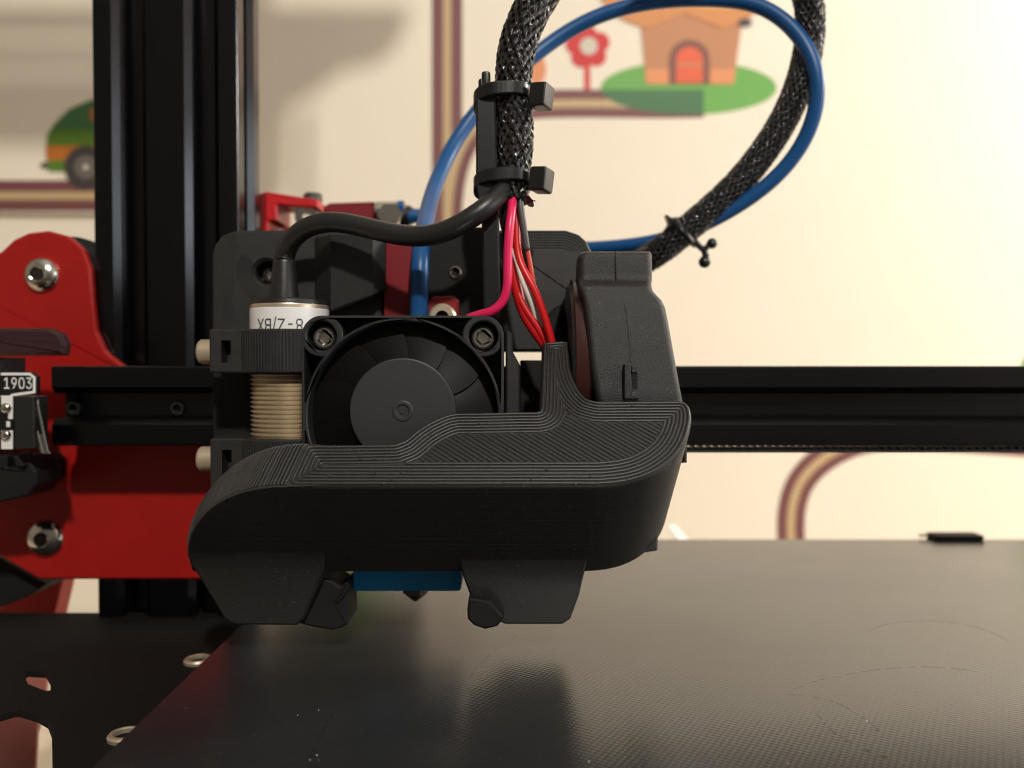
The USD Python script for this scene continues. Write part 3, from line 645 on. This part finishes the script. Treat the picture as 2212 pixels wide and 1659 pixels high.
tv = np.c_[xs + rr * np.sin(th), YS - rr * np.cos(th), zc(684) + tm.vertices[:, 1]]
put(sn, 'label_text', trimesh.Trimesh(tv, tm.faces, process=False), INK, smooth=False)
def ring_clamp(py0, py1, name='probe_clamp'):
    z1, z0 = zc(py0, YS - 11), zc(py1, YS - 11)
    lug0, lug1 = at(460, 760, YS - 6)[0], xs
    shp = unary_union([Point(xs, YS).buffer(RS + 3.2, 40), sbox(lug0, YS - 8.5, xs, YS + 6).buffer(-.6).buffer(.6), sbox(xs - 4, YS - 6, xs + 16, YS + 10)])
    shp = shp.difference(Point(xs, YS).buffer(RS + .1, 40))
    hole = sbox(at(476, 760, YS - 9)[0], YS - 9.5, at(497, 760, YS - 9)[0], YS - 4.5)
    body_ = prism(shp.difference(hole), z0 + 2.2, z1 - 2.4, 0.0, frame='xy')
    # ribs of the printed layers on the round front
    parts_ = [body_, prism(shp, z1 - 2.4, z1, 0.3, frame='xy') if False else prism(shp, z1, z1 - 2.38, 0.35, frame='xy'), prism(shp, z0, z0 + 2.18, 0.35, frame='xy')]
    for a in np.arange(-0.62, 0.75, 0.062):
        rr = RS + 3.2; parts_.append(tube(np.array([[xs + rr * math.sin(a), YS - rr * math.cos(a), z0 + .3], [xs + rr * math.sin(a), YS - rr * math.cos(a), z1 - .3]]), 0.2, 5, False))
    return cat(*parts_), z0, z1
m, z0, z1 = ring_clamp(710, 806); pc = put(ph, 'probe_clamp', m, PRINT2, smooth=40)
def side_screw(par, py, L=3.2, R=2.75):
    c = at(459, py, YS - 4); put(par, 'clamp_screw', lathe([(0, -L), (R - .4, -L), (R, -L + .5), (R, 0.5), (0, 0.5)], (c[0], YS - 3, c[2]), 'x', 32), BRASSP)
side_screw(pc, 760)
m, z0, z1 = ring_clamp(950, 1060); pc2 = put(ph, 'probe_clamp', m, PRINT2, smooth=40); side_screw(pc2, 992)
put(ph, 'clamp_back', pbox(458, 720, 545, 1060, 195, 200, 0.4), MATTE)

# --- back cover in two halves, centre block and cable arm
YC = 193.0
lc = soft(ppoly([(458, 760), (458, 550), (464, 528), (478, 510), (500, 500), (525, 497), (830, 497), (830, 720), (700, 760)], YC), 1.5)
scr = at(575, 588, YC)
lch = lc.difference(Point(scr[0], scr[2]).buffer(2.75, 28))
lines = []
for r in np.arange(3.4, 7.2, 0.55):
    aa = np.linspace(2.5, 4.3, 14); lines.append(tube(np.c_[scr[0] + r * np.cos(aa), np.full(14, YC), scr[2] + r * np.sin(aa)], 0.13, 5))
for r in np.arange(0.6, 5.0, 0.6):
    g = lc.buffer(-r).exterior; c = np.array([p for p in g.coords if p[0] < at(505, 0, YC)[0] + 40])
    q = np.array([g.interpolate(t).coords[0] for t in np.linspace(0, g.length, 120)]); sel = (q[:, 1] > at(0, 700, YC)[2]) & (q[:, 0] < at(520, 600, YC)[0])
    idx = np.where(sel)[0]
    for run in np.split(idx, np.where(np.diff(idx) > 1)[0] + 1):
        if len(run) > 3: lines.append(tube(np.c_[q[run, 0], np.full(len(run), YC), q[run, 1]], 0.12, 5))
bc = put(ph, 'back_cover', cat(prism(lch, YC, YC + 6, 0.7), prism(lc.buffer(-0.5), YC + 5.0, YC + 7), *lines), PRINT2, smooth=30)
put(bc, 'cover_screw', cap_screw((scr[0] + .15, YC + 2.2, scr[2] - .25), 1.75, 2.5, 0.95), STEEL)
A = [at(x, y, 187) for x, y in ((662, 500), (680, 500), (712, 500), (806, 500), (828, 500))]
bz0, bz1 = at(700, 672, 187)[2], at(700, 503, 187)[2]
prof = Polygon([(A[0][0], YC + .5), (A[1][0], YC - 2.0), (A[2][0], YC - 5.2), (A[3][0], YC - 6.5), (A[4][0], YC - 4.0), (A[4][0], YC + .5)])
bb = prism(prof, bz0, bz1, 0.4, True, frame='xy')
bb.vertices[:, 2] += np.where(bb.vertices[:, 2] < (bz0 + bz1) / 2, np.clip((bb.vertices[:, 0] - at(752, 0, 187)[0]) * 0.62, 0, 9), 0)
put(bc, 'motor_housing', bb, PRINT2, smooth=20)
rcv = soft(ppoly([(1060, 760), (1060, 497), (1222, 497), (1250, 506), (1268, 522), (1279, 545), (1279, 760)], YC), 1.5)
l2 = []
for r in np.arange(0.5, 4.2, 0.6):
    g = rcv.buffer(-r).exterior; q = np.array([g.interpolate(t).coords[0] for t in np.linspace(0, g.length, 200)]); sel = np.where((q[:, 1] > at(0, 545, YC)[2]) & (q[:, 0] > at(1140, 0, YC)[0]))[0]
    for run in np.split(sel, np.where(np.diff(sel) > 1)[0] + 1):
        if len(run) > 3: l2.append(tube(np.c_[q[run, 0], np.full(len(run), YC), q[run, 1]], 0.12, 5))
bc2 = put(ph, 'back_cover', cat(prism(rcv, YC, YC + 6, 0.7), *l2), PRINT2, smooth=30)
put(bc2, 'print_line', tube(np.array([at(1148, 570, YC), at(1196, 604, YC), at(1246, 638, YC)]), 0.22, 6), BLOW)
put(bc2, 'round_boss', lathe([(0, 1.2), (7.0, 1.2), (7.6, 0.6), (7.6, -1)], (at(1240, 722, YC)[0], YC, at(1240, 722, YC)[2]), 'y', 40), MATTE)
cb = put(ph, 'centre_block', pprism([(893, 700), (893, 490), (1066, 490), (1066, 640), (1040, 690), (1030, 740), (893, 740)], 190, 205, 0.5, 0.8), MATTE)
sc2 = at(983, 589, 190)
put(cb, 'block_screw', cap_screw((sc2[0], 189.4, sc2[2]), 1.55, 1.5, 0.8), STEELD)
put(ph, 'carriage_plate', pbox(828, 500, 895, 700, 191.5, 205, 0.3), DKRED)
put(ph, 'heat_sink_collar', pprism([(922, 700), (922, 650), (930, 640), (980, 638), (991, 648), (992, 700)], 187, 190.5, 0.5, 0.6), DKRED)
nb_ = at(955, 697, 184); put(ph, 'brass_nut', lathe([(1.5, 1.6), (2.6, 1.6), (3.1, 1.0), (3.1, -1.5)], (nb_[0], 185.5, nb_[2] + 1.2), 'y', 24), BRASS)
arm = cat(pprism([(1030, 186), (1045, 182), (1045, 300), (1062, 470), (1082, 560), (1082, 660), (1060, 690), (1052, 660), (1040, 480), (1030, 380)], 172, 180, 0.8, 0.6) if False else
          prism(soft(ppoly([(1028, 190), (1070, 186), (1076, 430), (1082, 660), (1072, 690), (1046, 690), (1040, 470), (1028, 400)], 173.5), 0.8), 173.5, 183, 0.4, True))
put(ph, 'cable_arm', cat(arm, pbox(1040, 152, 1059, 196, 174, 177, 0.5), pbox(1033, 168, 1046, 196, 174, 178, 0.5)), TIE)
put(ph, 'wire_hook', tube(spline([at(1040, 686, 176), at(1066, 672, 177), at(1076, 640, 178), at(1076, 560, 179)], 30), 0.9, 10), TIE)
put(ph, 'fan_bracket', pprism([(1092, 706), (1106, 722), (1108, 760), (1124, 790), (1124, 900), (1092, 900)], 172, 186, 0.4, 0.5), PRINT2)
put(ph, 'duct_back', pbox(1124, 772 + 6, 1180, 940, 190, 200, 0.3), MATTE)

# ================================================================ extruder behind
YE2 = 262.0
ex = thing('filament_extruder', 'red metal filament feeder behind the black upright', 'extruder', (at(690, 500, YE2)[0], YE2 + 8, zx1 - 3))
put(ex, 'lever_frame', cat(pprism([(571, 413), (688, 431), (688, 451), (598, 442), (598, 476), (571, 478)], YE2, YE2 + 14, 0.6, 0.4), pprism([(571, 478), (580, 478), (580, 520), (571, 520)], YE2, YE2 + 14, 0.4)), REDGLOSS)
put(ex, 'feeder_body', pprism([(552, 420), (574, 414), (574, 560), (552, 560)], YE2 + 1, YE2 + 30, 0.5), DKRED)
put(ex, 'feeder_drum', lathe([(0, 0), (5.5, 0), (6, -0.5), (6, -16), (0, -16)], (at(627, 470, YE2)[0], YE2 + 14, at(627, 482, YE2)[2]), 'z', 32), DKRED)
put(ex, 'bearing', lathe([(1.2, 3), (3.4, 3), (3.8, 2.6), (3.8, -2)], (at(660, 466, YE2)[0], YE2 + 4, at(660, 466, YE2)[2]), 'y', 28), STEEL)
put(ex, 'lever_knob', lathe([(0, 0), (2.6, 0), (3, -.5), (3, -3), (0, -3)], (at(666, 414, YE2)[0], YE2 + 6, at(666, 410, YE2)[2]), 'z', 24), INK)
put(ex, 'red_block', pprism([(698, 446), (712, 438), (808, 435), (810, 520), (698, 520)], YE2 - 2, YE2 + 12, 0.6, 0.4), DKRED)
put(ex, 'coupling', cat(lathe([(0, -3), (3.4, -3), (3.4, 4), (2.6, 6.5), (0, 6.5)], (at(833, 458, YE2)[0], YE2, at(833, 458, YE2)[2]), 'x', 28), lathe([(0, 3), (3.9, 3), (4.1, 2.5), (4.1, -3)], (at(847, 470, YE2)[0], YE2 - 2, at(847, 470, YE2)[2]), 'y', 6)), STEEL)
put(ex, 'tube_fitting', lathe([(0, -2), (3.2, -2), (3.2, 2), (2.2, 3.5), (2.2, 7), (0, 7)], (at(872, 468, YE2)[0], YE2, at(872, 466, YE2)[2]), 'x', 24), PCB)
put(ex, 'fitting_collar', cat(lathe([(0, 1), (1.7, 1), (1.7, -1), (0, -1)], (at(868, 448, YE2)[0], YE2 - 2, at(868, 448, YE2)[2]), 'x', 20), lathe([(0, 3), (2.2, 3), (2.2, -1), (0, -1)], (at(890, 470, YE2)[0], YE2 - 1, at(890, 468, YE2)[2]), 'x', 20)), PTFE)
put(ex, 'motor', box(at(560, 500, YE2)[0], at(880, 500, YE2)[0], YE2 + 2, YE2 + 44, zx1 - 40, at(600, 495, YE2)[2], 2), MATTE)

# ================================================================ cables
def px_path(pts, n): return spline([at(x, y, d) for x, y, d in pts], n)
# braided sleeve: from the wire bundle up, over in a loop above the picture and back down at right
SP = px_path([(1100, 434, 177), (1105, 385, 177), (1110, 300, 177), (1109, 200, 177), (1116, 110, 177), (1144, 30, 178), (1205, -60, 183), (1330, -170, 196), (1520, -200, 212), (1690, -110, 222), (1746, 0, 226), (1745, 110, 228), (1712, 220, 230), (1655, 320, 232), (1580, 410, 234), (1490, 490, 236), (1420, 545, 238), (1340, 590, 243), (1262, 640, 246), (1200, 700, 248)], 420)
# spacing even along the length
sl = np.r_[0, np.cumsum(np.linalg.norm(np.diff(SP, axis=0), axis=1))]; SP = np.array([np.interp(np.linspace(0, sl[-1], 520), sl, SP[:, k]) for k in range(3)]).T
T, N, B = frames(SP); slen = np.linspace(0, sl[-1], 520)
RSL = 3.75 + 0.22 * np.interp(slen, [0, 2, 4, 7, 12, 18, 23, 30, 40, 80], [1.0, 0.3, -0.6, -0.2, 1.2, 0.9, -0.6, 0.2, 0.4, 0.2])
bs = thing('cable_sleeve', 'black braided cable sleeve arching up from the print head and back down', 'cable sleeve', tuple(SP[0]))
put(bs, 'wire_core', tube(SP, RSL - 0.42, 20), SLEEVECORE)
strands = []
NS = 16; pitch = 44.0
for dr in (1, -1):
    for k in range(NS):
        for off in (-0.19, 0.19):
            ph_ = dr * 2 * math.pi * slen / pitch + 2 * math.pi * k / NS + off * 1.0 / RSL.mean()
            wv = np.cos(slen * (2 * math.pi * NS / pitch) + math.pi * k + (0 if dr > 0 else math.pi))
            rr = RSL + 0.16 * wv
            P = SP + (rr * np.cos(ph_))[:, None] * N + (rr * np.sin(ph_))[:, None] * B
            strands.append(tube(P, 0.18, 7, False))
put(bs, 'braid', cat(*strands), FIL, smooth=True)
fr_ = []
for k in range(26):
    a = rng.uniform(0, 6.28); p = SP[2] + 3.1 * (math.cos(a) * N[2] + math.sin(a) * B[2]); q = p + np.array([rng.normal(0.6, .8), rng.normal(0, .6), -rng.uniform(0.6, 2.2)])
    fr_.append(tube(np.array([p, (p + q) / 2 + rng.normal(0, .2, 3), q]), 0.13, 5))
for k in range(22):
    p = at(1136 + rng.uniform(-4, 6), 424, 174); q = at(1146 + rng.uniform(-3, 7), 444 + rng.uniform(-3, 3), 174); fr_.append(tube(np.array([p, (p + q) / 2 + [0.3, 0, 0], q]), 0.2, 5))
put(bs, 'frayed_end', cat(*fr_), FIL)

# blue feed tube
TP = px_path([(905, 705, 187), (906, 640, 187), (908, 560, 188), (921, 470, 204), (948, 380, 222), (998, 285, 230), (1072, 195, 233), (1165, 112, 236), (1270, 45, 236), (1400, 6, 234), (1530, -2, 232), (1640, 14, 229), (1718, 70, 226), (1760, 150, 224), (1760, 240, 225), (1720, 330, 228), (1650, 405, 231), (1550, 470, 235), (1440, 515, 240), (1330, 533, 246), (1240, 538, 252), (1100, 545, 258)], 200)
pt = put(None, 'feed_tube', tube(TP, 2.08, 18), PTFE, smooth=True)
tag(pt, 'glossy blue plastic feed tube looping from the print head', 'tube')
sp_ = px_path([(614, 568, YS), (618, 545, YS), (634, 515, 184), (668, 490, 182), (720, 480, 180), (780, 489, 178), (840, 503, 176), (905, 510, 174), (965, 498, 172), (1015, 472, 171), (1052, 446, 171.5), (1080, 418, 174), (1098, 380, 176)], 90)
tag(put(None, 'probe_cable', tube(sp_, 2.2, 18), RUBBER, smooth=True), 'thick black rubber cable curving from the probe to the braided sleeve', 'cable')
def wire(name, pts, r, mat, label, n=40): return tag(put(None, name, tube(px_path(pts, n), r, 12), mat, smooth=True), label, 'wire')
wire('fan_wire', [(1106, 395, 177), (1107, 432, 174.2), (1102, 480, 171.5), (1097, 550, 171), (1096, 610, 171), (1086, 650, 171.5), (1062, 672, 172), (1036, 680, 173), (1010, 690, 174)], 0.95, PINK, 'bright pink wire running down to the cooling fan')
wire('fan_wire', [(1092, 400, 176), (1092, 500, 177), (1090, 600, 178), (1072, 656, 177), (1034, 678, 175), (1006, 686, 175), (985, 702, 177)], 0.75, RUBBER, 'thin glossy black wire curling behind the cooling fan')
wire('heater_wire', [(1098, 410, 178), (1103, 470, 177), (1108, 560, 177), (1118, 630, 177), (1140, 690, 177), (1178, 745, 177), (1195, 780, 178)], 1.25, REDW, 'dark red heater wire, leftmost of the red wires')
wire('heater_wire', [(1108, 410, 178), (1116, 480, 176), (1122, 560, 175), (1147, 612, 174), (1172, 672, 174), (1190, 732, 174.5), (1200, 780, 176)], 0.85, REDW, 'bright red wire, rightmost beside the upright cover arm')
wire('heater_wire', [(1104, 420, 179), (1112, 540, 178), (1122, 640, 176.5), (1150, 690, 176), (1176, 732, 176), (1190, 780, 177)], 0.8, REDW, 'thin red wire between the white wire and the dark red wire')
wire('thermistor_wire', [(1088, 430, 178), (1090, 500, 178), (1114, 557, 175.5), (1127, 601, 174.6), (1143, 642, 174.8), (1157, 684, 176), (1166, 730, 178)], 0.6, WHW, 'white wire running among the red wires')
hs = wire('sheathed_wire', [(1139, 535, 174.5), (1145, 570, 174.6), (1153, 615, 175), (1160, 660, 176.5)], 0.5, ORW, 'coral wire coming out of a grey heat shrink tube')
put(hs, 'heat_shrink', tube(px_path([(1120, 405, 176), (1124, 445, 174.8), (1131, 495, 174.4), (1138, 541, 174.4)], 20), 0.78, 12), SHRINK, smooth=True)

# cable ties
def tie(label, py, dpx, group):
    c = at(1084, py, 176); t = thing('cable_tie', label, 'cable tie', tuple(c), group)
    a = np.linspace(0, 2 * math.pi, 64, endpoint=False); rx, ry = 5.6, 5.2
    cxp = at(1085, py, 176)[0]
    px_ = np.sign(np.cos(a)) * np.abs(np.cos(a)) ** 0.75 * rx + cxp; py_ = np.sign(np.sin(a)) * np.abs(np.sin(a)) ** 0.75 * ry + 177.5
    tilt = -0.10
    o = Polygon(np.c_[px_, py_]); ring = o.buffer(0.55).difference(o.buffer(-0.35))
    m = prism(ring, c[2] - 1.35, c[2] + 1.35, 0.2, True, frame='xy')
    m.vertices[:, 2] += -1.1 - (m.vertices[:, 1] - 177.5) * 0.20 + (m.vertices[:, 0] - cxp) * 0.08
    put(t, 'strap', m, TIE, smooth=35)
    h0 = at(1150, py - 24, 172); h1 = at(1190, py + 28, 172)
    hd = box(h0[0], h1[0], 170.6, 175.2, h0[2], h1[2], 0.5)
    hd.apply_translation(-hd.centroid); hd.apply_transform(trimesh.transformations.rotation_matrix(-0.5, (0, 0, 1))); hd.apply_transform(trimesh.transformations.rotation_matrix(0.12, (0, 1, 0)))
    hd.apply_translation(((h0[0] + h1[0]) / 2, 173.5, (h0[2] + h1[2]) / 2)); put(t, 'tie_head', hd, TIE, smooth=25)
tie('upper black cable tie clamping the braided sleeve to the arm', 202, 0, 'cable ties on the sleeve')
tie('lower black cable tie clamping the frayed sleeve end to the arm', 384, 0, 'cable ties on the sleeve')
c = at(1492, 498, 237); t3 = thing('cable_tie', 'black cable tie with curled tail holding sleeve and blue tube at right', 'cable tie', tuple(c), 'cable ties on the sleeve')
P = np.array([at(x, y, d) for x, y, d in ((1460, 478, 232), (1488, 516, 231), (1500, 528, 238), (1478, 500, 243))]); P = spline(np.vstack([P, P[:1]]), 30)
put(t3, 'strap', tube(P, 0.9, 8), TIE)
put(t3, 'tie_head', cat(pprism([(1440, 462), (1452, 470), (1470, 468), (1466, 486), (1474, 500), (1452, 492), (1438, 494), (1446, 480)], 233, 237, 0.4), tube(px_path([(1492, 516, 233), (1506, 527, 233), (1520, 538, 233), (1532, 528, 233), (1542, 520, 233)], 14), 0.85, 8), tube(px_path([(1518, 536, 233), (1524, 552, 233), (1518, 566, 233)], 10), 1.0, 8),
    *[trimesh.creation.icosphere(2, r).apply_translation(at(x, y, 233)) for x, y, r in ((1538, 526, 1.5), (1522, 566, 1.7))]), TIE)
